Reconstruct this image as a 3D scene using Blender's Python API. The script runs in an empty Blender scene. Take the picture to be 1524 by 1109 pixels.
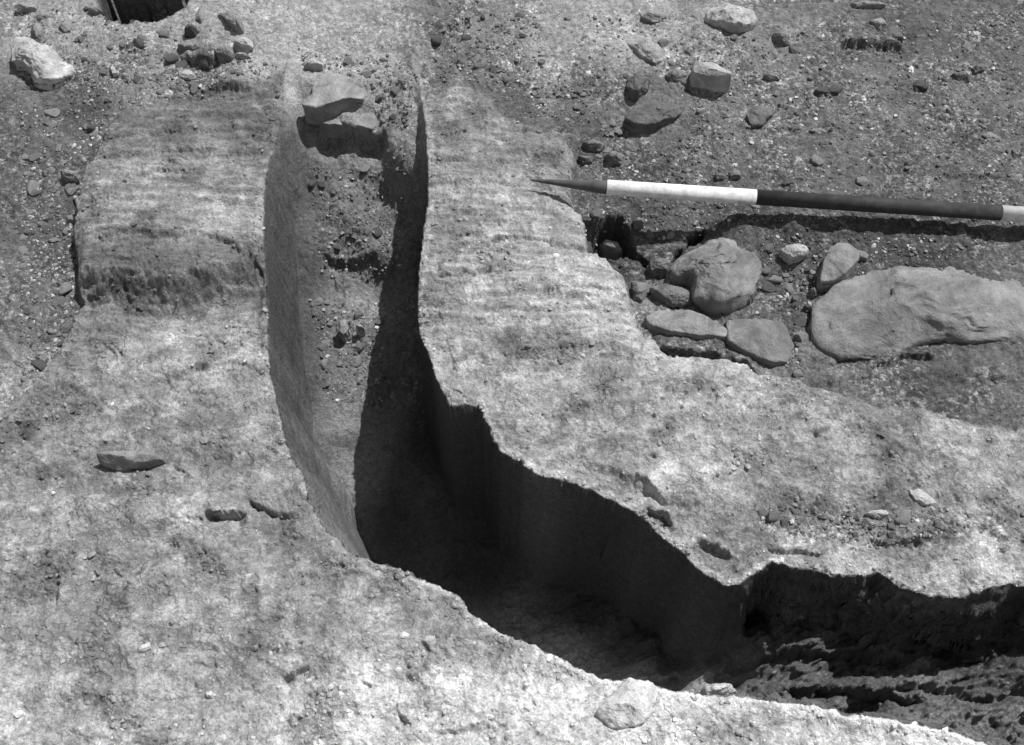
import bpy, math, random
import numpy as np

random.seed(7)
RS = np.random.RandomState(11)
R = math.radians
scene = bpy.context.scene
col = scene.collection

# ------------------------------------------------------------------ camera
W0, H0 = 1524.0, 1109.0
HFOV = R(50)
F = (W0 / 2) / math.tan(HFOV / 2)
P = R(58)
D0 = 1.9
CY, CZ = -D0 * math.cos(P), D0 * math.sin(P)


def unproj(u, v, z=0.0):
    """photo pixel -> world x, y on the level z"""
    u = np.asarray(u, float); v = np.asarray(v, float)
    a = (u - W0 / 2) / F
    b = (v - H0 / 2) / F
    dy = math.cos(P) - b * math.sin(P)
    dz = -math.sin(P) - b * math.cos(P)
    t = (z - CZ) / dz
    return a * t, CY + dy * t


def proj(x, y, z=0.0):
    x = np.asarray(x, float)
    ry = y - CY; rz = z - CZ
    dep = ry * math.cos(P) - rz * math.sin(P)
    up = ry * math.sin(P) + rz * math.cos(P)
    return W0 / 2 + F * x / dep, H0 / 2 - F * up / dep


def ip(u, v, z):
    """photo pixel of a point on level z -> plan pixel"""
    x, y = unproj(u, v, z); a, b_ = proj(x, y, 0.0); return float(a), float(b_)


def ipl(pts, z):
    return [ip(u, v, z) for u, v in pts]


# ------------------------------------------------------------------ noise
_p = RS.permutation(256); _p = np.concatenate([_p, _p, _p])
_g = RS.normal(size=(256, 3)); _g /= np.linalg.norm(_g, axis=1)[:, None]


def pnoise(x, y, z=0.0):
    x = np.asarray(x, float); y = np.asarray(y, float); z = np.zeros_like(x) + z
    xi = np.floor(x).astype(np.int64); yi = np.floor(y).astype(np.int64); zi = np.floor(z).astype(np.int64)
    xf = x - xi; yf = y - yi; zf = z - zi
    xi &= 255; yi &= 255; zi &= 255
    f = lambda t: t * t * t * (t * (t * 6 - 15) + 10)
    ux, uy, uz = f(xf), f(yf), f(zf)
    r = 0
    for i in (0, 1):
        for j in (0, 1):
            for k in (0, 1):
                h = _p[_p[_p[xi + i] + yj(yi, j)] + zi + k]
                g = _g[h]
                d = g[..., 0] * (xf - i) + g[..., 1] * (yf - j) + g[..., 2] * (zf - k)
                r = r + d * (ux if i else 1 - ux) * (uy if j else 1 - uy) * (uz if k else 1 - uz)
    return r * 1.6


def yj(yi, j):
    return yi + j


def fbm(x, y, s, oct=4, z=0.0, gain=0.5, sy=None):
    """s = feature size in metres"""
    r = 0; a = 1; n = 0
    sy = s if sy is None else sy
    for k in range(oct):
        r = r + a * pnoise(x / s * 2 ** k + 13.7 * k, y / sy * 2 ** k - 7.1 * k, z + 3.3 * k)
        n += a; a *= gain
    return r / n


def sst(a, b, x):
    t = np.clip((x - a) / (b - a), 0, 1)
    return t * t * (3 - 2 * t)


def poly_sd(U, V, poly):
    """signed distance, positive inside"""
    U = U.ravel(); V = V.ravel()
    d2 = np.full(U.shape, 1e18); ins = np.zeros(U.shape, bool)
    n = len(poly)
    for i in range(n):
        ax, ay = poly[i]; bx, by = poly[(i + 1) % n]
        ex, ey = bx - ax, by - ay
        wx, wy = U - ax, V - ay
        t = np.clip((wx * ex + wy * ey) / (ex * ex + ey * ey + 1e-9), 0, 1)
        d2 = np.minimum(d2, (wx - t * ex) ** 2 + (wy - t * ey) ** 2)
        c = (ay > V) != (by > V)
        if ey != 0:
            ins ^= c & (U < ex * (V - ay) / ey + ax)
    return np.where(ins, 1, -1) * np.sqrt(d2)


def idw(U, V, pts, p=3.0, vs=1.0):
    pts = np.array(pts, float)
    num = 0; den = 0
    for r in pts:
        w = 1.0 / (((U - r[0]) ** 2 + ((V - r[1]) * vs) ** 2 + 400.0) ** (p / 2))
        num = num + w * r[2]; den = den + w
    return num / den


# ------------------------------------------------------------------ grid (dense where the photo looks, coarse far out)
def axis(a, b, st, out_lo, out_hi):
    core = list(np.arange(a, b + .1, st))
    lo = []; s = st; x = a
    while x > out_lo:
        s *= 1.16; x -= s; lo.append(x)
    hi = []; s = st; x = core[-1]
    while x < out_hi:
        s *= 1.16; x += s; hi.append(x)
    return np.array(lo[::-1] + core + hi), len(lo), len(core)


STEP = 1.7
us, ulo, unc = axis(-40, 1560, STEP, -16000, 17500)
UA, UB = -40.0, -40 + STEP * (unc - 1)
vs_core = np.arange(-44, 1150.1, STEP)
ycore = unproj(762, vs_core, 0)[1]
VA = vs_core[0]; nvc = len(vs_core)
st = abs(ycore[0] - ycore[1]); far = []; yy = ycore[0]; s = st
while yy < 22: s *= 1.16; yy += s; far.append(yy)
near = []; yy = ycore[-1]; s = abs(ycore[-1] - ycore[-2])
while yy > -16: s *= 1.16; yy -= s; near.append(yy)
ys = np.array(far[::-1] + list(ycore) + near)
vlo = len(far)
# row scale metres per pixel; frozen outside the core rows
dep = (np.clip(ys, ycore[-1], ycore[0]) - CY) * math.cos(P) + CZ * math.sin(P)
rowscale = dep / F
UU, YY = np.meshgrid(us, ys)
SC = rowscale[:, None]
X = (UU - W0 / 2) * SC
Y = YY
Upx, Vpx = UU.copy(), np.meshgrid(us, np.concatenate([
    VA - np.cumsum(np.ones(vlo)) [::-1] * 12, vs_core, vs_core[-1] + np.cumsum(np.ones(len(near))) * 12]))[1]
ny, nx = X.shape

# ------------------------------------------------------------------ height field
w1 = fbm(X, Y, .06, 4, 1.0); w2 = fbm(X, Y, .06, 4, 5.0)
w3 = fbm(X, Y, .014, 3, 9.0); w4 = fbm(X, Y, .014, 3, 12.0)
Uw = Upx + 9 * w1 + 5 * w3
Vw = Vpx + 9 * w2 + 5 * w4
sl = sst(560, 640, Vpx) * .7 + .3            # the upper slot was cut straighter
Us = Upx + sl * (7 * w1 + 5 * w3)
Vs = Vpx + sl * (7 * w2 + 5 * w4)

PIT = [(430, 60), (419, 120), (421, 165), (411, 205), (400, 245), (394, 300), (395, 350), (397, 400), (399, 470),
       (400, 545), (413, 600), (431, 670), (452, 715), (461, 748), (487, 792), (526, 828), (560, 838), (620, 864),
       (688, 884), (703, 915), (750, 940), (800, 960), (850, 985), (900, 1008), (950, 1014), (1000, 1028),
       (1045, 1030), (1100, 1033), (1150, 1040), (1210, 1050), (1250, 1062), (1330, 1072), (1420, 1084), (1470, 1100),
       (1530, 1112), (1640, 1118), (1640, 872), (1505, 868), (1480, 874), (1440, 886), (1400, 884), (1345, 872), (1318, 843),
       (1260, 851), (1190, 847), (1152, 834), (1130, 846), (1112, 862), (1086, 868), (1050, 848), (1020, 815),
       (975, 783), (940, 755), (900, 740), (860, 718), (815, 711), (785, 698), (745, 670), (730, 640), (712, 602),
       (668, 604), (650, 570), (640, 530), (623, 492), (620, 450), (624, 400), (630, 340), (637, 300), (637, 240),
       (634, 180), (628, 135), (622, 60)]
PIT = [((u, v) if not (680 < u < 1640 and v > 900 + (u - 700) * .2 - 40 and v > 870) else (u, v + 9)) for u, v in PIT]
sd = poly_sd(Us, Vs, PIT).reshape(X.shape)
sd_s = poly_sd(Upx + 3 * w1, Vpx + 3 * w2, PIT).reshape(X.shape)
lm = np.where(Upx < 600, sst(2, 26, sd_s), sst(1.5, 7, sd_s)) * (1 - sst(1060, 1120, Upx))
lm = lm * np.where(Upx < 600, 1, sst(1010, 960, Vpx))
sd_in = np.where(sd > 0, np.maximum(sd * (1 - lm) + sd_s * lm, .01), sd)

# depth of the hole (plan position, metres)
depth_pts = [(530, 20, .0), (480, 60, .0), (590, 60, .0), (470, 90, .005), (530, 95, .005), (600, 95, .01), (520, 120, .02), (510, 138, .045), (590, 140, .05)] + [ip(u, v, -d) + (d,) for u, v, d in [
    (520, 175, .06), (600, 150, .02), (600, 195, .06), (500, 225, .105), (550, 225, .11), (520, 270, .14), (500, 310, .155), (560, 310, .17), (500, 345, .19), (570, 345, .20),
    (510, 390, .235), (500, 450, .255), (555, 450, .27), (500, 510, .28), (535, 560, .30), (500, 620, .30), (530, 700, .35), (600, 600, .33),
    (640, 700, .38), (530, 820, .40), (620, 830, .42), (700, 800, .42), (800, 800, .43), (800, 880, .43), (900, 850, .41), (760, 900, .43), (950, 900, .38),
    (880, 960, .41), (1000, 960, .34), (1040, 900, .31), (1080, 1000, .27), (1100, 930, .25)]] + [
    (1160, 890, .19), (1180, 990, .19), (1260, 900, .19), (1280, 1010, .16), (1380, 930, .19), (1400, 1035, .13), (1480, 930, .19), (1500, 1050, .14),
    (1620, 950, .13)]
dep_m = idw(Upx, Vpx, depth_pts, 4.0)
wall_pts = [(400, 200, 24), (400, 300, 20), (400, 400, 20), (400, 500, 28), (430, 650, 70), (480, 790, 90), (636, 200, 14), (636, 300, 14), (620, 450, 8), (680, 610, 6), (760, 680, 6),
            (900, 740, 10), (1000, 800, 16), (1090, 860, 40), (1200, 850, 22), (1330, 860, 34), (1450, 880, 36), (560, 838, 20),
            (700, 900, 20), (850, 985, 24), (1000, 1028, 30), (1200, 1050, 50), (1400, 1084, 60), (630, 150, 10), (420, 150, 26)]
wall_w = idw(Upx, Vpx, wall_pts, 4.0)
wall_w = wall_w * (1 + sst(1080, 1160, Upx) * np.clip(.2 + 2.2 * fbm(X, Y, .10, 3, 120.), -.6, 1.6))
inside = sst(0, 1, sd_in / wall_w)
lin = np.clip(sd_in / wall_w, 0, 1)
prof = .35 * inside + .65 * lin

# regions on top ---------------------------------------------------------
CLAY_R = [(625, 60), (632, 132), (660, 128), (690, 122), (722, 128), (748, 160), (800, 178), (840, 184), (858, 222), (852, 258), (850, 282),
          (868, 308), (880, 360), (905, 370), (936, 400), (946, 450), (962, 492), (1000, 514), (1090, 520),
          (1150, 540), (1232, 568), (1300, 590), (1380, 600), (1450, 625), (1540, 640), (3000, 700), (3000, 900), (1640, 872),
          (1505, 900), (1318, 880), (1100, 930), (900, 800), (700, 700), (600, 560), (590, 400), (600, 60)]
CLAY_L = [(430, 90), (400, 112), (330, 128), (240, 140), (190, 150), (160, 172), (142, 215), (119, 250), (108, 300), (105, 350),
          (112, 400), (116, 445), (98, 490), (62, 540), (10, 590), (-300, 640), (-300, 2500), (3000, 2500), (3000, 1118),
          (1640, 1118), (1400, 1060), (1000, 1000), (700, 850), (520, 780), (460, 600), (450, 300), (440, 150)]
sdR = poly_sd(Uw, Vw, CLAY_R).reshape(X.shape)
sdL = poly_sd(Uw, Vw, CLAY_L).reshape(X.shape)
clay = np.maximum(sst(-5, 7, sdR), sst(-5, 7, sdL))

base = idw(Upx, Vpx, [(70, 300, -.045), (60, 450, -.035), (60, 180, -.04), (250, 90, -.02), (200, 45, -.015), (350, 60, .0), (520, 40, -.02),
                      (700, 60, -.01), (800, 130, -.035), (900, 60, -.01), (900, 200, -.05), (900, 300, -.05), (960, 350, -.075), (900, 345, -.09), (1000, 380, -.07),
                      (1040, 345, -.055), (1120, 330, -.015), (1250, 340, -.012), (1440, 340, -.004), (1250, 300, -.012), (1440, 310, -.005), (1180, 420, -.06), (1160, 520, -.055), (1100, 200, -.03),
                      (1350, 200, -.02), (1450, 100, .0), (1250, 60, .0), (1350, 560, -.03), (1480, 600, -.01), (980, 450, -.05), (1050, 60, 0)], 3.0)
top = idw(Upx, Vpx, [(250, 200, -.012), (250, 250, .006), (250, 330, .022), (250, 390, .02), (150, 390, .01), (250, 470, -.012), (250, 560, -.01),
                     (150, 640, -.015), (300, 700, -.01), (100, 800, .0), (300, 800, .01), (100, 1000, .02), (500, 1000, .02),
                     (700, 1050, .03), (1000, 1070, .03), (1300, 1100, .02), (740, 200, -.008), (740, 300, .006), (740, 420, .0), (880, 420, -.01),
                     (700, 560, -.005), (900, 600, .0), (1100, 560, -.01), (1000, 700, -.01), (1250, 650, -.015), (1400, 700, -.005),
                     (1300, 790, -.025), (1450, 800, -.01), (1200, 830, -.01), (1050, 820, -.02)], 3.0)
H = base * (1 - clay) + top * clay

# rounding of the bank shoulders
H -= clay * .012 * sst(40, 0, np.maximum(sdR, sdL)) * (Vpx < 620)

# undulation and grit
big = fbm(X, Y, .16, 3, 20.)
mid = fbm(X, Y, .045, 4, 23., .55)
fine = fbm(X, Y, .010, 3, 26., .6)
lam = fbm(X, Y, .09, 4, 31., .6, sy=.016)         # laminated, wide and shallow layers
rid = 1 - np.abs(fbm(X, Y, .07, 4, 35., .55)) * 2.4
rid2 = np.abs(fbm(X, Y, .028, 3, 38., .55))
onclay = clay * (1 - inside)
up_bank = sst(600, 440, Vpx) * clay
H += (1 - clay) * (.010 * big + .010 * mid + .0042 * fine)
smear = fbm(X * .9 + Y * .43, Y * .9 - X * .43, .16, 4, 41., .55, sy=.04)
H += clay * (.014 * big + .0075 * mid + .0015 * fine + .007 * smear * (1 - up_bank) + .0068 * lam * (up_bank + .25) - .003 * (rid2 < .05) * sst(-.1, .2, mid))
# crumbly patches
crumb = sst(.08, .30, fbm(X, Y, .11, 3, 44.))
H += clay * crumb * (.0045 * fine + .007 * np.abs(fbm(X, Y, .02, 3, 47.)))
# small pits
pits = fbm(X, Y, .016, 2, 52.)
H -= clay * .008 * sst(.53, .63, pits) * sst(.1, .4, fbm(X, Y, .2, 2, 54.))
lum = np.abs(fbm(X, Y, .055, 4, 57., .55))
H += clay * .011 * (np.clip(lum, 0, .25) - .12) * sst(-.25, .25, fbm(X, Y, .25, 2, 58.))


def line_d(pts, raw=False):
    """distance below (+) a left-to-right polyline, in px, and a window along it"""
    pts = np.array(pts, float)
    Uw_, Vw_ = (Upx, Vpx + 1.6 * w3) if raw else (Uw, Vw)
    vl = np.interp(Uw_, pts[:, 0], pts[:, 1])
    a, b = pts[0, 0], pts[-1, 0]
    m = min(18., (b - a) * .25)
    win = sst(a - 2, a + m, Uw_) * sst(b + 2, b - m, Uw_)
    return Vw_ - vl, win


def ledge(pts, drop, up=30., dn=30., w=3., raw=False):
    """ground steps down by drop below the line (towards the viewer) and eases back out"""
    global H
    d, win = line_d(pts, raw)
    s_ = sst(-w, w, d)
    H += win * drop * ((1 - s_) * np.exp(-np.clip(-d, 0, None) / up) * .5 - s_ * np.exp(-np.clip(d, 0, None) / dn) * .5)


def crack(pts, dpt, w=3.):
    global H
    d, win = line_d(pts)
    H -= win * dpt * np.exp(-(d / w) ** 2)


def mound(u, v, ru, rv, h, pw=1.0):
    global H
    r = ((Uw - u) / ru) ** 2 + ((Vw - v) / rv) ** 2
    H += h * np.exp(-r * pw)


def hole(poly, dpt, w=6):
    global H
    s_ = poly_sd(Uw, Vw, poly).reshape(X.shape)
    H -= dpt * sst(0, w, s_)


# left bank: courses and the broken step
ledge([(112, 425), (150, 432), (200, 440), (260, 442), (310, 428), (350, 420), (400, 418)], .058, 60, 60, 22)
ledge([(118, 412), (180, 425), (300, 424), (330, 425)], .010, 30, 14, 8)
ledge([(140, 365), (180, 355), (230, 365), (280, 358)], .012, 30, 26, 5)
ledge([(290, 372), (330, 366), (365, 385), (392, 372)], .014, 20, 22, 4)
ledge([(130, 222), (200, 226), (240, 222), (290, 222), (360, 226), (405, 232)], .010, 30, 40, 5)
ledge([(150, 240), (230, 246), (300, 248), (380, 250)], -.006, 30, 30, 4)
ledge([(160, 196), (260, 192), (340, 188), (412, 194)], .008, 20, 30, 4)
ledge([(110, 300), (200, 302), (260, 300), (330, 304), (396, 306)], .007, 30, 30, 5)
ledge([(150, 320), (230, 326), (270, 330)], .006, 20, 20, 3)
ledge([(280, 132), (340, 124), (380, 126)], .02, 14, 20, 6)
crack([(370, 410), (382, 400), (394, 420)], .02, 9)
ledge([(150, 510), (168, 520), (178, 540)], .008, 10, 20, 3)
crack([(160, 508), (172, 512), (182, 530)], .008, 2.4)
ledge([(230, 560), (260, 552), (300, 540), (350, 536), (395, 548)], .008, 30, 40, 4)
ledge([(190, 615), (215, 612), (232, 600)], .006, 10, 14, 2.5)
scarp = sst(30, 8, np.abs(Vw - np.interp(Upx, [100, 200, 300, 400], [428, 432, 425, 412]))) * sst(105, 125, Upx) * sst(402, 390, Upx)
H += scarp * (.010 * fbm(X, Y, .04, 4, 59., .6, sy=.02) + .003 * fine)
for _u, _v, _h in ((150, 690, .008), (240, 930, .012), (470, 930, .012), (380, 870, .010), (640, 1040, .012), (700, 960, .010), (90, 700, .008), (280, 1010, .012), (760, 1000, .012)):
    mound(_u, _v, 34, 22, _h)
_n = fbm(X, Y, .075, 4, 141., .5)
H += clay * .004 * sst(.10, .34, _n) * sst(520, 600, Vpx)
# foreground left
ledge([(305, 767), (330, 772), (371, 766)], .034, 36, 30, 1.6, raw=True)
ledge([(280, 776), (310, 780)], .012, 14, 16, 2)
crack([(366, 743), (385, 757), (412, 768), (445, 771)], .010, 2.6)
ledge([(366, 743), (385, 757), (412, 768), (445, 771)], .014, 24, 20, 1.8, raw=True)
crack([(255, 694), (270, 700), (276, 704)], .008, 2.2)
ledge([(388, 812), (402, 818), (430, 806), (470, 800)], .010, 26, 22, 4)
mound(260, 815, 9, 5, -.010)
mound(400, 800, 40, 16, -.010)
crack([(200, 860), (210, 856), (220, 840)], .014, 3.5)
for a in ((84, 880, 5, 24, -.012), (76, 896, 8, 14, -.010), (178, 940, 30, 6, -.004), (150, 870, 10, 22, -.006), (130, 835, 14, 9, -.006)):
    mound(*a)
ledge([(425, 1018), (445, 1006), (468, 994)], .022, 24, 24, 3)
mound(432, 1018, 13, 6, -.008)
ledge([(540, 838), (600, 862), (660, 872)], .010, 14, 18, 4)
ledge([(480, 862), (520, 856), (560, 862)], .008, 20, 20, 4)
ledge([(625, 962), (640, 974), (648, 978)], .010, 10, 12, 2)
ledge([(595, 1066), (605, 1076), (615, 1077)], .016, 12, 12, 2.4)
ledge([(540, 1024), (556, 1034), (570, 1030)], .010, 12, 12, 2.4)
mound(815, 1030, 6, 16, -.006); mound(778, 1032, 4, 4, -.012); mound(779, 1036, 3, 3, -.01)
ledge([(645, 1100), (690, 1092), (720, 1088)], .012, 14, 14, 4)
for a in ((560, 950, 30, 24, .010), (340, 940, 20, 30, .010), (120, 870, 30, 40, .012), (110, 1035, 90, 16, .014), (500, 830, 20, 10, .008),
          (520, 1050, 70, 40, .012), (900, 960, 50, 16, .006), (780, 1080, 60, 40, .010), (240, 780, 90, 14, .010), (330, 720, 50, 12, .007),
          (610, 1010, 60, 10, .006), (430, 965, 40, 8, .008), (1180, 1066, 60, 18, .02), (1320, 1085, 70, 14, .012)):
    mound(*a)
ledge([(30, 742), (120, 738), (200, 742), (290, 735), (360, 716)], -.010, 30, 40, 8)
ledge([(32, 598), (110, 612), (160, 606), (230, 612)], -.006, 20, 20, 4)
# right bank: curved layers
ledge([(636, 356), (700, 352), (770, 356), (830, 364), (880, 362)], .006, 14, 20, 3)
crack([(720, 357), (770, 356), (800, 360), (840, 364), (900, 368)], .006, 2)
ledge([(640, 205), (700, 190), (760, 176), (830, 184)], .008, 24, 30, 6)
ledge([(650, 160), (690, 140), (722, 145)], .012, 14, 20, 5)
ledge([(640, 240), (700, 232), (760, 224), (850, 232)], .006, 20, 30, 5)
ledge([(640, 275), (720, 270), (800, 268), (860, 288)], .006, 20, 30, 5)
ledge([(650, 320), (740, 316), (800, 312), (870, 330)], .005, 20, 26, 4)
ledge([(645, 402), (680, 412), (720, 404), (760, 400)], .012, 24, 24, 4)
mound(650, 400, 5, 8, -.012); mound(655, 412, 6, 3, -.01)
ledge([(650, 450), (700, 442), (760, 430), (830, 432), (900, 440)], .007, 26, 26, 5)
ledge([(665, 480), (720, 470), (800, 456), (900, 452)], .005, 20, 26, 4)
ledge([(800, 432), (860, 424), (915, 424), (945, 436)], .008, 16, 20, 3)
crack([(895, 416), (915, 420), (930, 430)], .006, 3)
crack([(662, 500), (672, 530), (682, 560)], .006, 4)
ledge([(888, 526), (905, 532), (925, 530)], .010, 14, 14, 3)
mound(755, 512, 22, 16, -.006); mound(880, 622, 34, 30, -.008); mound(955, 540, 18, 14, -.005)
mound(960, 710, 100, 16, .010); mound(1040, 690, 30, 60, .012); mound(1000, 590, 130, 30, .008)
ledge([(860, 688), (900, 698), (940, 712), (990, 738), (1030, 752)], .016, 24, 30, 7)
mound(970, 674, 6, 3, -.010)
ledge([(938, 706), (960, 716), (985, 738), (1005, 748)], .016, 20, 14, 3)
ledge([(960, 750), (985, 762), (1006, 775)], .030, 14, 12, 3)
ledge([(1040, 800), (1065, 806), (1095, 818)], .024, 20, 14, 4)
mound(1076, 822, 34, 14, -.012)
ledge([(1060, 640), (1100, 622), (1160, 640)], -.006, 20, 20, 5)
ledge([(1120, 652), (1150, 650), (1180, 640)], .006, 14, 14, 3)
mound(1222, 640, 10, 4, -.010); mound(1400, 740, 60, 20, -.006)
ledge([(1210, 638), (1220, 640), (1232, 648)], .010, 10, 10, 2)
mound(1350, 640, 16, 60, -.008); mound(1345, 700, 60, 34, -.006); mound(1280, 720, 50, 26, .008)
ledge([(1140, 812), (1200, 822), (1240, 816)], .014, 14, 14, 3)
ledge([(1300, 790), (1340, 800), (1390, 800)], .014, 14, 16, 4)
mound(1470, 788, 12, 6, -.014); mound(1490, 820, 9, 5, -.012)
mound(1430, 820, 60, 14, .008)
# stony ground on the right
ledge([(1240, 72), (1262, 60), (1296, 62), (1350, 72)], .030, 20, 18, 4)
ledge([(1205, 330), (1260, 335), (1330, 333), (1400, 330), (1470, 326)],  .006, 20, 40, 6)
ledge([(1380, 262), (1440, 258), (1500, 262)], .01, 14, 20, 4)
ledge([(1210, 182), (1240, 186), (1262, 200), (1280, 220)], -.010, 20, 20, 4)
ledge([(1340, 380), (1400, 392), (1440, 400)], .006, 20, 20, 5)
hole(ipl([(878, 350), (888, 330), (903, 321), (922, 324), (936, 336), (945, 356), (952, 372), (980, 385), (998, 384), (1008, 373), (1020, 366),
      (1022, 350), (1050, 340), (1052, 352), (1030, 366), (1016, 378), (1004, 392), (968, 392), (940, 380), (885, 372)], -.06), .07, 5)
ledge([(975, 498), (1000, 502), (1040, 508), (1084, 505)], .040, 24, 16, 2.6, raw=True)
ledge([(1085, 505), (1120, 520), (1145, 540), (1180, 545)], .02, 24, 16, 4)
ledge([(1300, 535), (1350, 520), (1405, 516)], .018, 24, 22, 3)
ledge([(1452, 566), (1480, 560), (1510, 560)], .010, 14, 14, 3)
mound(980, 125, 60, 40, .010); mound(915, 120, 22, 16, .010); mound(890, 70, 90, 30, .010); mound(1320, 150, 90, 40, .006)
mound(1185, 326, 18, 14, .022); mound(1320, 330, 60, 8, .008)
mound(1222, 505, 40, 26, .018); mound(1205, 450, 26, 30, .010); mound(1265, 545, 50, 10, .012); mound(1440, 545, 70, 16, .012)
# top left sandy heap, hole at the top edge
hole([(140, -60), (146, 8), (157, 21), (185, 26), (215, 25), (250, 16), (274, 2), (290, -60)], .42, 6)
mound(215, 60, 80, 20, .012); mound(330, 40, 60, 30, .012)
hole([(92, 272), (112, 273), (119, 280), (118, 292), (104, 296), (98, 286)], .035, 6)
ledge([(262, 78), (285, 84), (310, 88), (330, 82)], .034, 16, 20, 4)
ledge([(160, 92), (170, 100), (190, 114)], .012, 10, 12, 3)
# slanting ribs at the top right of the slot
sl_r = sst(610, 640, Upx) * sst(760, 700, Upx) * sst(140, 110, Vpx)
H += sl_r * .010 * np.sin((Upx * .55 + Vpx * .85) / 7.5 + 2.5 * w1)
# channel going on behind the slot
H -= .014 * sst(425, 450, Upx) * sst(625, 590, Upx) * sst(120, 80, Vpx)

H += clay * .0035 * sst(-.06, .08, fbm(X, Y, .10, 4, 111., .55)) * sst(430, 520, Vpx)
Htop = H.copy()

# inside the hole --------------------------------------------------------
fl = -dep_m
fl = fl + .009 * mid * sst(430, 470, Upx) + .003 * fine * sst(520, 430, Vpx) + .008 * big
Hsave = H
H = fl
# slot ledges
ledge(ipl([(474, 364), (490, 362), (520, 363), (556, 361), (566, 363)], -.165), .026, 30, 40, 2.2)
ledge(ipl([(462, 192), (480, 190), (520, 192), (553, 194), (575, 190)], -.06), .052, 14, 30, 2.2)
H += .003 * fine * sst(445, 470, Upx) * sst(500, 440, Vpx) + .008 * np.abs(mid) * sst(500, 440, Vpx)
# pit floor: rough slanting rock, stepped
rockw = sst(640, 800, Upx) * sst(700, 800, Vpx)
slant = fbm(X * .9 + Y * .45, Y * .9 - X * .45, .10, 5, 61., .6, sy=.03)
sst2 = slant * 7.0
slant = .5 * slant + .5 * (np.floor(sst2) + sst(.5, .95, sst2 - np.floor(sst2))) / 7.0
H += rockw * (.026 * slant + .010 * (1 - np.abs(fbm(X, Y, .08, 4, 64., .6)) * 2))
rr = sst(1090, 1200, Upx)
slab_n = fbm(X * .92 + Y * .4, Y * .92 - X * .4, .09, 4, 70., .6, sy=.022)
blk = .75 * fbm(X * .97 + Y * .25, Y * .97 - X * .25, .20, 5, 67., .55, sy=.07) + .25 * slab_n
stp = blk * 6.0
stp = (np.floor(stp) + sst(.55, .95, stp - np.floor(stp))) / 6.0
crest = sst(.72, .95, blk * 6.0 - np.floor(blk * 6.0))
H += rr * (.065 * stp + .002 * fine + .016 * slab_n)
ledge([(1130, 925), (1220, 915), (1300, 918), (1400, 925)], .045, 24, 26, 4)
ledge([(1180, 985), (1260, 975), (1330, 990), (1420, 1010)], .04, 30, 26, 4)
ledge([(1300, 1000), (1400, 985), (1540, 1000)], .035, 20, 26, 4)
ledge([(1320, 880), (1380, 872), (1450, 886), (1540, 890)], -.03, 30, 26, 4)
ledge([(780, 890), (860, 905), (960, 915), (1060, 930)], .03, 26, 40, 5)
ledge([(860, 960), (960, 955), (1060, 970)], .02, 26, 30, 4)
fl = H
_wm = sst(0, .22, lin) * sst(640, 560, Upx) * sst(130, 200, Vpx)
H = Htop * (1 - _wm) * (1 - prof) + fl * prof
# wall faces get vertical scores and lumps
wl = sst(.02, .2, lin) * sst(1.0, .7, lin)
H += wl * .010 * fbm(X, Y, .06, 3, 73.) * sst(0, 1, dep_m / .2)
H += sst(0, .12, lin) * sst(1.25, .8, lin) * sst(1090, 1150, Upx) * (.045 * fbm(X, Y, .075, 4, 130., .6, sy=.05) + .016 * fbm(X, Y, .03, 3, 133.))
H = np.where(sd > 0, np.minimum(H, Htop + .004), np.minimum(H, Htop))
# lip: slightly raised crust on the right rim
lip = sst(-16, -3, sd) * sst(3, -1, sd) * sst(480, 560, Vpx) * sst(560, 620, Upx)
H += .002 * lip - .005 * sst(-9, 0, sd) * (sd <= 0)
farw = sst(2.5, 8, np.hypot(X, Y))
H = H * (1 - farw) + farw * .25 * fbm(X, Y, 3.0, 3, 80.)


X0, Y0 = X.copy(), Y.copy()
_wf = sst(.04, .3, lin) * sst(1.15, .8, lin) * sst(.04, .12, dep_m)
_rt = sst(1090, 1160, Upx)
_lf = sst(600, 560, Upx)
for _a, _sx, _k in ((X, 1., 3.), (Y, 1., 8.)):
    _a += _wf * (.009 * fbm(Y0 + X0, H, .055, 3, 150 + _k) * _lf 
                 + _rt * (.022 * fbm(X0 + .4 * H, H, .10, 4, 160 + _k, .6, sy=.03)))


def hz(u, v):
    """ground height at plan pixel"""
    i = np.clip((np.asarray(u, float) - UA) / STEP + ulo, 0, nx - 1.001)
    j = np.clip((np.asarray(v, float) - VA) / STEP + vlo, 0, ny - 1.001)
    a = i.astype(int); b = j.astype(int)
    return H[b, a]


# ------------------------------------------------------------------ albedo (soil tones, with some shade painted in)
soil = idw(Upx, Vpx, [(70, 200, .085), (60, 330, .085), (60, 450, .10), (70, 540, .20), (250, 60, .25), (180, 100, .15), (300, 115, .08), (90, 40, .22), (100, 140, .09),
                      (360, 60, .25), (410, 60, .30), (520, 40, .30), (600, 60, .27), (650, 40, .11), (700, 100, .13), (780, 140, .07), (850, 140, .075),
                      (740, 40, .14), (830, 40, .24), (900, 70, .29), (980, 60, .26), (820, 100, .24), (1050, 80, .18), (980, 150, .13), (900, 180, .08), (920, 130, .12),
                      (1100, 140, .13), (1180, 100, .14), (1250, 60, .11), (1350, 50, .085), (1450, 60, .09), (1400, 120, .12), (1300, 130, .12),
                      (1200, 220, .095), (1100, 240, .085), (1350, 230, .10), (1460, 230, .10), (960, 240, .07), (960, 310, .075), (1150, 340, .07),
                      (1300, 350, .06), (1430, 350, .065), (1180, 430, .085), (1170, 510, .12), (1300, 560, .12), (1420, 560, .09), (1490, 590, .09),
                      (980, 440, .13), (930, 360, .06)], 3.4)
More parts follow.
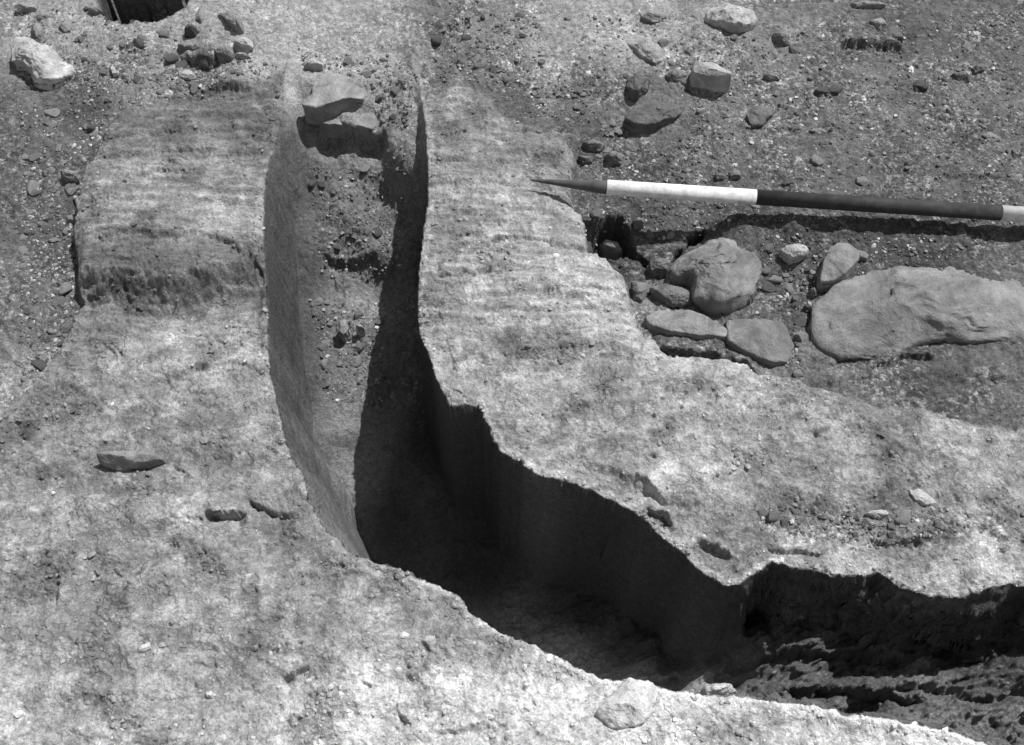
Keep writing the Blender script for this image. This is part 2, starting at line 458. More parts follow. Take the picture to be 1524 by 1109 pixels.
cl = idw(Upx, Vpx, [(250, 165, .13), (330, 165, .13), (200, 200, .14), (370, 200, .12), (200, 250, .22), (330, 250, .23), (200, 285, .22), (340, 280, .19), (180, 320, .25), (340, 330, .30),
                    (180, 360, .17), (150, 395, .13), (230, 400, .11), (340, 395, .16), (200, 430, .09), (300, 425, .11), (370, 425, .12), (330, 450, .20), (150, 460, .17), (250, 480, .30), (340, 500, .32), (170, 540, .25), (120, 530, .19),  # step face of the left bank: darker soil plus painted shade
                    (300, 560, .27), (80, 600, .21), (380, 600, .25), (250, 620, .22), (300, 645, .15), (120, 650, .25), (140, 710, .19), (260, 690, .25), (350, 700, .26),
                    (100, 770, .31), (250, 770, .33), (400, 740, .28), (420, 810, .19), (120, 850, .29), (90, 900, .23), (250, 880, .30), (330, 930, .30), (150, 960, .26), (450, 900, .27),
                    (560, 930, .32), (600, 910, .22), (680, 910, .20), (650, 960, .27), (740, 970, .26), (60, 1040, .34), (250, 1040, .33), (400, 1060, .42), (560, 1060, .46), (700, 1040, .46), (350, 1000, .32),
                    (800, 990, .50), (850, 1060, .40), (950, 1060, .50), (1060, 1060, .36), (1130, 1080, .26), (1200, 1080, .46), (1350, 1095, .5), (1480, 1105, .5),
                    (680, 150, .20), (650, 180, .15), (800, 200, .17), (700, 235, .20), (700, 290, .26), (800, 300, .27), (820, 340, .22), (660, 330, .20), (740, 380, .33), (860, 390, .33),
                    (660, 430, .23), (740, 430, .27), (840, 430, .30), (900, 470, .32), (720, 480, .29), (800, 510, .25), (660, 540, .24), (755, 512, .15), (760, 570, .33),
                    (860, 560, .26), (900, 560, .18), (1000, 570, .30), (940, 600, .22), (1150, 580, .34), (880, 625, .20), (1000, 640, .31), (1080, 690, .27), (1020, 700, .38), (800, 660, .24),
                    (880, 680, .22), (1160, 650, .20), (1180, 600, .32), (1200, 700, .20), (1300, 620, .19), (1340, 670, .13), (1440, 640, .27), (1400, 690, .26), (1470, 700, .33),
                    (1280, 700, .28), (1340, 720, .13), (1200, 770, .13), (1330, 780, .15), (1400, 770, .13), (1460, 760, .26), (1300, 815, .32), (1450, 820, .34), (1180, 820, .21), (1080, 800, .19), (1050, 770, .20),
                    (1440, 860, .30)], 3.6)
soil = np.minimum(soil * 1.12 * np.exp(.55 * fbm(X, Y, .16, 4, 180., .55)), .26)
plate_n = fbm(X, Y, .10, 5, 111., .6)
plate = sst(-.03, .05, plate_n)
fgm = sst(430, 520, Vpx)
cl = .25 * (cl / .25) ** (.75 + .35 * sst(600, 480, Vpx))
cl = cl * (1 - .13 * sst(560, 640, Vpx) * sst(620, 420, Upx) * sst(1060, 960, Vpx))
cl = cl * 1.06 * (1 + .30 * sst(380, 560, Upx) * sst(960, 1040, Vpx)) * (1 + (.12 * plate - .07) * fgm) * np.exp(.30 * smear * fgm)
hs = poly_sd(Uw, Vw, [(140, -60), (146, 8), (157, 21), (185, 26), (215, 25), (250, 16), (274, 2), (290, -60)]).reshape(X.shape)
soil = soil * (1 - .75 * sst(-4, 1, hs))  # shade of the top edge hollow painted into the soil
soil = soil * (1 - .3 * sst(2, 8, poly_sd(Uw, Vw, ipl([(878, 350), (888, 330), (922, 324), (945, 356), (980, 385), (1020, 366), (1050, 345), (1004, 392), (968, 392), (885, 372)], -.06)).reshape(X.shape)))  # hollow beside the right bank painted darker, as shaded
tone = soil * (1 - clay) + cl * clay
t_big = fbm(X, Y, .07, 4, 90., .6)
t_lam = fbm(X, Y, .11, 4, 93., .6, sy=.02)
t_fine = fbm(X, Y, .012, 3, 96., .7)
t_mid = fbm(X, Y, .035, 4, 97., .62)
tone = tone * np.exp(clay * (.42 * t_big + .62 * t_lam * up_bank + .26 * t_fine + .40 * (sst(-.05, .08, t_mid) - .5) * sst(-.3, .2, t_big)) + (1 - clay) * (.40 * t_big + .42 * t_fine))
tone *= 1 - .28 * clay * crumb
tone *= 1 - .30 * clay * sst(.1, .45, fbm(X, Y, .05, 4, 99., .6)) * sst(500, 560, Vpx)
# crusted white edges round the right rim
tone = tone + .13 * sst(-15, -3, sd + 8 * w3) * sst(2, -2, sd) * clay * (Upx > 600)
# cut tones: brown fill with shade painted into floor and walls, silt on the left
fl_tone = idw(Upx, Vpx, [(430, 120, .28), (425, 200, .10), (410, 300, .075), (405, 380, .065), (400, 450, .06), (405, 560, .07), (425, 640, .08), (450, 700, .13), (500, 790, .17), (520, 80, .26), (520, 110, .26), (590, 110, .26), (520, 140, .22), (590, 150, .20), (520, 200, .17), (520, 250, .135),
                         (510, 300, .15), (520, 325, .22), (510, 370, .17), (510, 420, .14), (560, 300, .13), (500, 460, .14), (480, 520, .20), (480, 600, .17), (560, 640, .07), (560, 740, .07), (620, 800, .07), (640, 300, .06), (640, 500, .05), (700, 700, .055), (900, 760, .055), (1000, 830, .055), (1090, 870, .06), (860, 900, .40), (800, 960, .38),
                         (960, 960, .38), (760, 880, .34), (700, 830, .20), (1080, 960, .26), (1100, 860, .05), (1200, 890, .07), (1200, 960, .10), (1300, 1040, .11), (1330, 930, .08), (1420, 980, .12), (1450, 1060, .15), (1500, 900, .06)], 3.6)  # pit floor lightened to lift its shade, right ledges darkened as shaded
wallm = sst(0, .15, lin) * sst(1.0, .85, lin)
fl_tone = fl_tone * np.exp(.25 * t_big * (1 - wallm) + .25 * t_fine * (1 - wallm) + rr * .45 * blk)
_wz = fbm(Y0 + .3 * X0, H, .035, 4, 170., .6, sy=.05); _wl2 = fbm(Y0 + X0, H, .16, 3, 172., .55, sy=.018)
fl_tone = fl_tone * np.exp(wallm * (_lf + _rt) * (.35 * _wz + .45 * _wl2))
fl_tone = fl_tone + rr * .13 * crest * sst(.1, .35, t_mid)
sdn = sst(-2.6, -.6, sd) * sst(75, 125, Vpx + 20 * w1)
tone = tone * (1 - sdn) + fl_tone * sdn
tone = np.clip(tone * (1 - farw) + .17 * farw, .02, .62)
slotgravel = sdn * sst(445, 470, Upx) * sst(560, 480, Vpx) * .45
grit = np.clip((1 - clay) * (1 - sdn) + slotgravel * .9 + crumb * clay * .35 * (1 - sdn) + sst(740, 780, Vpx) * sst(1120, 1200, Upx) * (1 - sdn) * sst(830, 800, Vpx) * .7, 0, 1)
grit = .85 * grit * (.15 + .85 * sst(-.25, .3, fbm(X, Y, .12, 3, 103.)))
grit = grit * (1 - .6 * sst(.16, .28, soil) * (1 - clay))
damp_smooth = sdn * sst(470, 440, Upx)

# ------------------------------------------------------------------ materials
def nmat(name):
    m = bpy.data.materials.new(name); m.use_nodes = True
    nt = m.node_tree; nt.nodes.clear()
    out = nt.nodes.new('ShaderNodeOutputMaterial'); b = nt.nodes.new('ShaderNodeBsdfPrincipled')
    nt.links.new(b.outputs[0], out.inputs[0])
    b.inputs['Specular IOR Level'].default_value = .15
    b.inputs['Roughness'].default_value = .95
    return m, nt, b


def math_n(nt, op, a, b=None, c=None):
    n = nt.nodes.new('ShaderNodeMath'); n.operation = op
    for i, x in enumerate((a, b, c)):
        if x is None: continue
        if isinstance(x, (int, float)): n.inputs[i].default_value = x
        else: nt.links.new(x, n.inputs[i])
    return n.outputs[0]


def noise_n(nt, vec, scale, detail=3., rough=.6, dist=0.):
    n = nt.nodes.new('ShaderNodeTexNoise'); n.inputs['Scale'].default_value = scale
    n.inputs['Detail'].default_value = detail; n.inputs['Roughness'].default_value = rough
    n.inputs['Distortion'].default_value = dist
    nt.links.new(vec, n.inputs['Vector']); return n.outputs['Fac']


def rng(nt, x, a, b, c, d):
    n = nt.nodes.new('ShaderNodeMapRange'); nt.links.new(x, n.inputs[0])
    for i, q in enumerate((a, b, c, d)): n.inputs[1 + i].default_value = q
    return n.outputs[0]


def earth_material(name, bump=1.0):
    m, nt, b = nmat(name)
    geo = nt.nodes.new('ShaderNodeNewGeometry'); pos = geo.outputs['Position']
    at = nt.nodes.new('ShaderNodeAttribute'); at.attribute_name = 'tone'
    ag = nt.nodes.new('ShaderNodeAttribute'); ag.attribute_name = 'grit'
    tonev, grt = at.outputs['Fac'], ag.outputs['Fac']
    n1 = noise_n(nt, pos, 260, 4, .7); n2 = noise_n(nt, pos, 900, 2, .7); n3 = noise_n(nt, pos, 70, 4, .65)
    vor = nt.nodes.new('ShaderNodeTexVoronoi'); vor.inputs['Scale'].default_value = 190; nt.links.new(pos, vor.inputs['Vector'])
    vor2 = nt.nodes.new('ShaderNodeTexVoronoi'); vor2.inputs['Scale'].default_value = 85; nt.links.new(pos, vor2.inputs['Vector'])
    sep = nt.nodes.new('ShaderNodeSeparateColor'); nt.links.new(vor.outputs['Color'], sep.inputs[0])
    sep2 = nt.nodes.new('ShaderNodeSeparateColor'); nt.links.new(vor2.outputs['Color'], sep2.inputs[0])
    f = math_n(nt, 'MULTIPLY', rng(nt, n1, .3, .7, .58, 1.42), rng(nt, n2, .25, .75, .74, 1.26))
    f = math_n(nt, 'MULTIPLY', f, rng(nt, n3, .3, .7, .78, 1.22))
    chips = rng(nt, math_n(nt, 'POWER', sep.outputs[0], 3.0), 0, 1, .62, 2.3)
    chips2 = rng(nt, math_n(nt, 'POWER', sep2.outputs[1], 4.0), 0, 1, .8, 2.0)
    ch = math_n(nt, 'MULTIPLY', chips, chips2)
    mix = nt.nodes.new('ShaderNodeMix'); nt.links.new(grt, mix.inputs[0]); mix.inputs[2].default_value = 1
    nt.links.new(ch, mix.inputs[3])
    alb = math_n(nt, 'MULTIPLY', math_n(nt, 'MULTIPLY', tonev, f), mix.outputs[0])
    dn = nt.nodes.new('ShaderNodeTexNoise'); dn.inputs['Scale'].default_value = 22; dn.inputs['Detail'].default_value = 4; nt.links.new(pos, dn.inputs['Vector'])
    vm = nt.nodes.new('ShaderNodeVectorMath'); vm.operation = 'MULTIPLY_ADD'; nt.links.new(dn.outputs['Color'], vm.inputs[0]); vm.inputs[1].default_value = (.05, .05, .05); nt.links.new(pos, vm.inputs[2])
    ve = nt.nodes.new('ShaderNodeTexVoronoi'); ve.feature = 'DISTANCE_TO_EDGE'; ve.inputs['Scale'].default_value = 17; nt.links.new(vm.outputs[0], ve.inputs['Vector'])
    ckm = rng(nt, noise_n(nt, pos, 9, 3, .6),  .56, .68, 0, 1)
    ck = math_n(nt, 'MULTIPLY', rng(nt, ve.outputs['Distance'], .0, .022, 1, 0), ckm)
    ck = math_n(nt, 'MULTIPLY', ck, rng(nt, grt, .2, .5, 1, 0))
    alb = math_n(nt, 'MULTIPLY', alb, rng(nt, ck, 0, 1, 1, .62))
    alb = math_n(nt, 'MINIMUM', alb, .7)
    cc = nt.nodes.new('ShaderNodeCombineColor')
    for i in range(3): nt.links.new(alb, cc.inputs[i])
    nt.links.new(cc.outputs[0], b.inputs['Base Color'])
    hgt = math_n(nt, 'ADD', math_n(nt, 'MULTIPLY', n1, .0016), math_n(nt, 'MULTIPLY', n2, .0005))
    hgt = math_n(nt, 'ADD', hgt, math_n(nt, 'MULTIPLY', n3, .004))
    vg = math_n(nt, 'MULTIPLY', math_n(nt, 'SUBTRACT', 1.0, vor.outputs['Distance']), .0022)
    vg = math_n(nt, 'ADD', vg, math_n(nt, 'MULTIPLY', math_n(nt, 'SUBTRACT', 1.0, vor2.outputs['Distance']), .0035))
    hgt = math_n(nt, 'ADD', hgt, math_n(nt, 'MULTIPLY', vg, grt))
    hgt = math_n(nt, 'SUBTRACT', hgt, math_n(nt, 'MULTIPLY', ck, .0025))
    n5 = noise_n(nt, pos, 130, 5, .75, .5)
    hgt = math_n(nt, 'ADD', hgt, math_n(nt, 'MULTIPLY', rng(nt, n5, .45, .62, 0, 1), .0011))
    bp = nt.nodes.new('ShaderNodeBump'); bp.inputs['Strength'].default_value = 1.0 * bump; bp.inputs['Distance'].default_value = 1.0
    nt.links.new(hgt, bp.inputs['Height']); nt.links.new(bp.outputs[0], b.inputs['Normal'])
    return m


def stone_material(name, tone_v, use_attr=False, speck=.22):
    m, nt, b = nmat(name)
    if use_attr:
        geo = nt.nodes.new('ShaderNodeNewGeometry'); pos = geo.outputs['Position']
    else:
        tc = nt.nodes.new('ShaderNodeTexCoord'); pos = tc.outputs['Object']
    n1 = noise_n(nt, pos, 48, 6, .7, .3); n2 = noise_n(nt, pos, 420, 3, .7); n3 = noise_n(nt, pos, 13, 5, .65, .6)
    f = math_n(nt, 'MULTIPLY', rng(nt, n1, .3, .7, 1 - speck, 1 + speck), rng(nt, n2, .25, .75, .74, 1.26))
    f = math_n(nt, 'MULTIPLY', f, rng(nt, n3, .35, .65, .66, 1.34))
    if use_attr:
        at = nt.nodes.new('ShaderNodeAttribute'); at.attribute_name = 'tone'; tv = at.outputs['Fac']
        alb = math_n(nt, 'MULTIPLY', f, tv)
    else:
        alb = math_n(nt, 'MULTIPLY', f, tone_v)
    cc = nt.nodes.new('ShaderNodeCombineColor')
    for i in range(3): nt.links.new(alb, cc.inputs[i])
    nt.links.new(cc.outputs[0], b.inputs['Base Color'])
    hgt = math_n(nt, 'ADD', math_n(nt, 'MULTIPLY', n1, .007), math_n(nt, 'MULTIPLY', n2, .0006))
    hgt = math_n(nt, 'ADD', hgt, math_n(nt, 'MULTIPLY', n3, .014))
    bp = nt.nodes.new('ShaderNodeBump'); bp.inputs['Strength'].default_value = .8; bp.inputs['Distance'].default_value = 1.0
    nt.links.new(hgt, bp.inputs['Height']); nt.links.new(bp.outputs[0], b.inputs['Normal'])
    b.inputs['Roughness'].default_value = .85
    return m


_sm = {}


def smat(t):
    k = round(t * 50) / 50.
    if k not in _sm: _sm[k] = stone_material('stone_%02d' % int(k * 100), k)
    return _sm[k]


# ------------------------------------------------------------------ mesh helpers
def np_mesh(name, verts, faces, smooth=True):
    me = bpy.data.meshes.new(name)
    verts = np.asarray(verts, np.float32); faces = np.asarray(faces, np.int32)
    k = faces.shape[1]
    me.vertices.add(len(verts)); me.vertices.foreach_set('co', verts.ravel())
    me.loops.add(faces.size); me.loops.foreach_set('vertex_index', faces.ravel())
    me.polygons.add(len(faces))
    me.polygons.foreach_set('loop_start', np.arange(0, faces.size, k, dtype=np.int32))
    me.polygons.foreach_set('use_smooth', np.full(len(faces), smooth))
    me.update(calc_edges=True); me.validate()
    return me


def link(name, me, mat=None, parent=None, **props):
    o = bpy.data.objects.new(name, me); col.objects.link(o)
    if mat is not None: me.materials.append(mat)
    if parent is not None: o.parent = parent
    for k, v in props.items(): o[k] = v
    return o


def attr(me, name, vals):
    a = me.attributes.new(name, 'FLOAT', 'POINT'); a.data.foreach_set('value', np.asarray(vals, np.float32).ravel())


# ------------------------------------------------------------------ terrain objects, split along real boundaries
idx = np.arange(ny * nx).reshape(ny, nx)
quads = np.stack([idx[:-1, :-1], idx[1:, :-1], idx[1:, 1:], idx[:-1, 1:]], -1).reshape(-1, 4)
cen = lambda A: A[:-1, :-1].ravel()
c_sd, c_clay, c_R, c_L = cen(sd), cen(clay), cen(sdR), cen(sdL)
lab = np.zeros(len(quads), int)
lab[(c_clay > .5) & (c_R >= c_L)] = 1
lab[(c_clay > .5) & (c_R < c_L)] = 2
lab[c_sd > 0] = 3
lab[np.hypot(cen(X), cen(Y)) > 3.0] = 0
co = np.stack([X.ravel(), Y.ravel(), H.ravel()], 1)
EM = earth_material('earth')
for k, (nm, lb) in enumerate([
        ('ground', 'dark stony soil with grit and gravel around the cut banks'),
        ('clay_bank', 'broad pale clay bank right of the trench with the pole tip on it'),
        ('clay_bank', 'pale clay bank left of the trench running into the dusty foreground'),
        ('trench', 'deep narrow trench cut through the clay and widening into a shaded pit')]):
    q = quads[lab == k]
    used, inv = np.unique(q, return_inverse=True)
    me = np_mesh(nm, co[used], inv.reshape(-1, 4))
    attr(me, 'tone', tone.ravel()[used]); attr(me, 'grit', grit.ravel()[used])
    link(nm, me, EM, kind='structure', label=lb)


# ------------------------------------------------------------------ stones traced one by one
def ground_at(x, y):
    u, v = proj(x, y, 0.0)
    return hz(u, v)


def rock(name, label, pts, h, tn, cap=.015, sink=.02, flat=.6, tilt=(0, 0), seed=0, facets=5, cat='stone', z0=None, rough=.05, group=None):
    rs = np.random.RandomState(seed + 100)
    tn = tn * (.8 if tn < .3 else .92)
    pts = np.array(pts, float)
    cu, cv = pts.mean(0)
    x0, y0 = unproj(cu, cv, 0)
    z = z0
    if z is None:
        z = -.03
        for _ in range(4):
            xx, yy = unproj(cu, cv, z)
            z = .6 * z + .4 * float(np.median(ground_at(*unproj(pts[:, 0], pts[:, 1], z))))
    vf = (pts[:, 1] - pts[:, 1].min()) / max(1., np.ptp(pts[:, 1]))
    xs, ysq = unproj(pts[:, 0], pts[:, 1], z + h * .72 * (1 - vf))
    cx, cy = xs.mean(), ysq.mean()
    # resample outline
    n = 72
    P2 = np.stack([xs, ysq], 1)
    seg = np.linalg.norm(np.roll(P2, -1, 0) - P2, axis=1); cs = np.concatenate([[0], np.cumsum(seg)])
    t = np.linspace(0, cs[-1], n, endpoint=False)
    C = np.vstack([P2, P2[:1]])
    ox = np.interp(t, cs, C[:, 0]); oy = np.interp(t, cs, C[:, 1])
    for _ in range(1):
        ox = .5 * ox + .25 * (np.roll(ox, 1) + np.roll(ox, -1)); oy = .5 * oy + .25 * (np.roll(oy, 1) + np.roll(oy, -1))
    size = math.sqrt(max(1e-6, (xs.max() - xs.min()) * (ysq.max() - ysq.min())))
    # ring list: (scale, height fraction or None)
    h = h * .72
    fl_ = min(1.0, .05 / size)
    rings = [(1 + .07 * fl_, -1.0), (1 + .045 * fl_, -.3), (1 + .025 * fl_, .1), (1 + .012 * fl_, .4), (1.0, .68), (1 - .02 * fl_, .88), (1 - .055 * fl_, 1.0)] + [(q_, 1.0) for q_ in np.linspace(.92, .05, 24)]
    planes = []
    for _ in range(facets + 3):
        a = rs.uniform(0, 2 * math.pi); sl_ = rs.uniform(.5, 1.35) * (1.25 - .6 * flat); off = rs.uniform(.05, .5)
        planes.append((math.cos(a), math.sin(a), sl_, off))
    exx = (xs.max() - xs.min()) * .5; exy = (ysq.max() - ysq.min()) * .5
    V = []
    for s_, hf in rings:
        px = cx + (ox - cx) * s_; py = cy + (oy - cy) * s_
        if hf < 1.0:
            hh = (hf * h) if hf > 0 else (hf * (sink + .3 * h))
            zz = np.full(n, hh)
        else:
            zz = np.full(n, h * (1 + (1 - flat) * .5 * (1 - s_ * s_)))
        if hf >= .4:
            rx = (px - cx) / exx; ry = (py - cy) / exy
            cut = np.zeros(n)
            for a, b_, sl_, off in planes:
                cut = np.maximum(cut, np.clip(a * rx + b_ * ry - off - .15, 0, None) * sl_)
            zz = zz - np.minimum(cut * h, h * .6) + (tilt[0] * (px - cx) + tilt[1] * (py - cy)) * min(1, hf)
        V.append(np.stack([px, py, z + zz], 1))
    V.append(np.array([[cx, cy, z + h * (1 + (1 - flat) * .5)]]))
    V = np.vstack(V)
    q = V / (size * .35)
    disp = np.stack([pnoise(q[:, 0] + seed, q[:, 1], q[:, 2]), pnoise(q[:, 0], q[:, 1] + 9 + seed, q[:, 2]), pnoise(q[:, 0], q[:, 1], q[:, 2] + 17 + seed)], 1)
    q = q * 3.1
    disp += .4 * np.stack([pnoise(q[:, 0] + seed, q[:, 1], q[:, 2]), pnoise(q[:, 0], q[:, 1] + 9, q[:, 2]), pnoise(q[:, 0], q[:, 1], q[:, 2] + 17)], 1)
    q = q * 3.3
    disp += .28 * np.stack([pnoise(q[:, 0] + seed, q[:, 1], q[:, 2]), pnoise(q[:, 0], q[:, 1] + 9, q[:, 2]), pnoise(q[:, 0], q[:, 1], q[:, 2] + 17)], 1)
    amp = min(size * rough * 1.7, cap)
    V = V + disp * amp * np.array([.8, .8, .5])
    fs = []
    nr = len(rings)
    for r_ in range(nr - 1):
        for i in range(n):
            j = (i + 1) % n
            fs.append((r_ * n + i, r_ * n + j, (r_ + 1) * n + j, (r_ + 1) * n + i))
    tip = nr * n
    tris = [((nr - 1) * n + i, (nr - 1) * n + (i + 1) % n, tip) for i in range(n)]
    V = V - np.array([cx, cy, z])
    me = bpy.data.meshes.new(name)
    me.from_pydata(V.tolist(), [], fs + tris)
    me.polygons.foreach_set('use_smooth', np.ones(len(me.polygons), bool)); me.update()
    o = link(name, me, smat(tn), label=label, category=cat)
    o.location = (cx, cy, z)
    if group: o['group'] = group
    return o


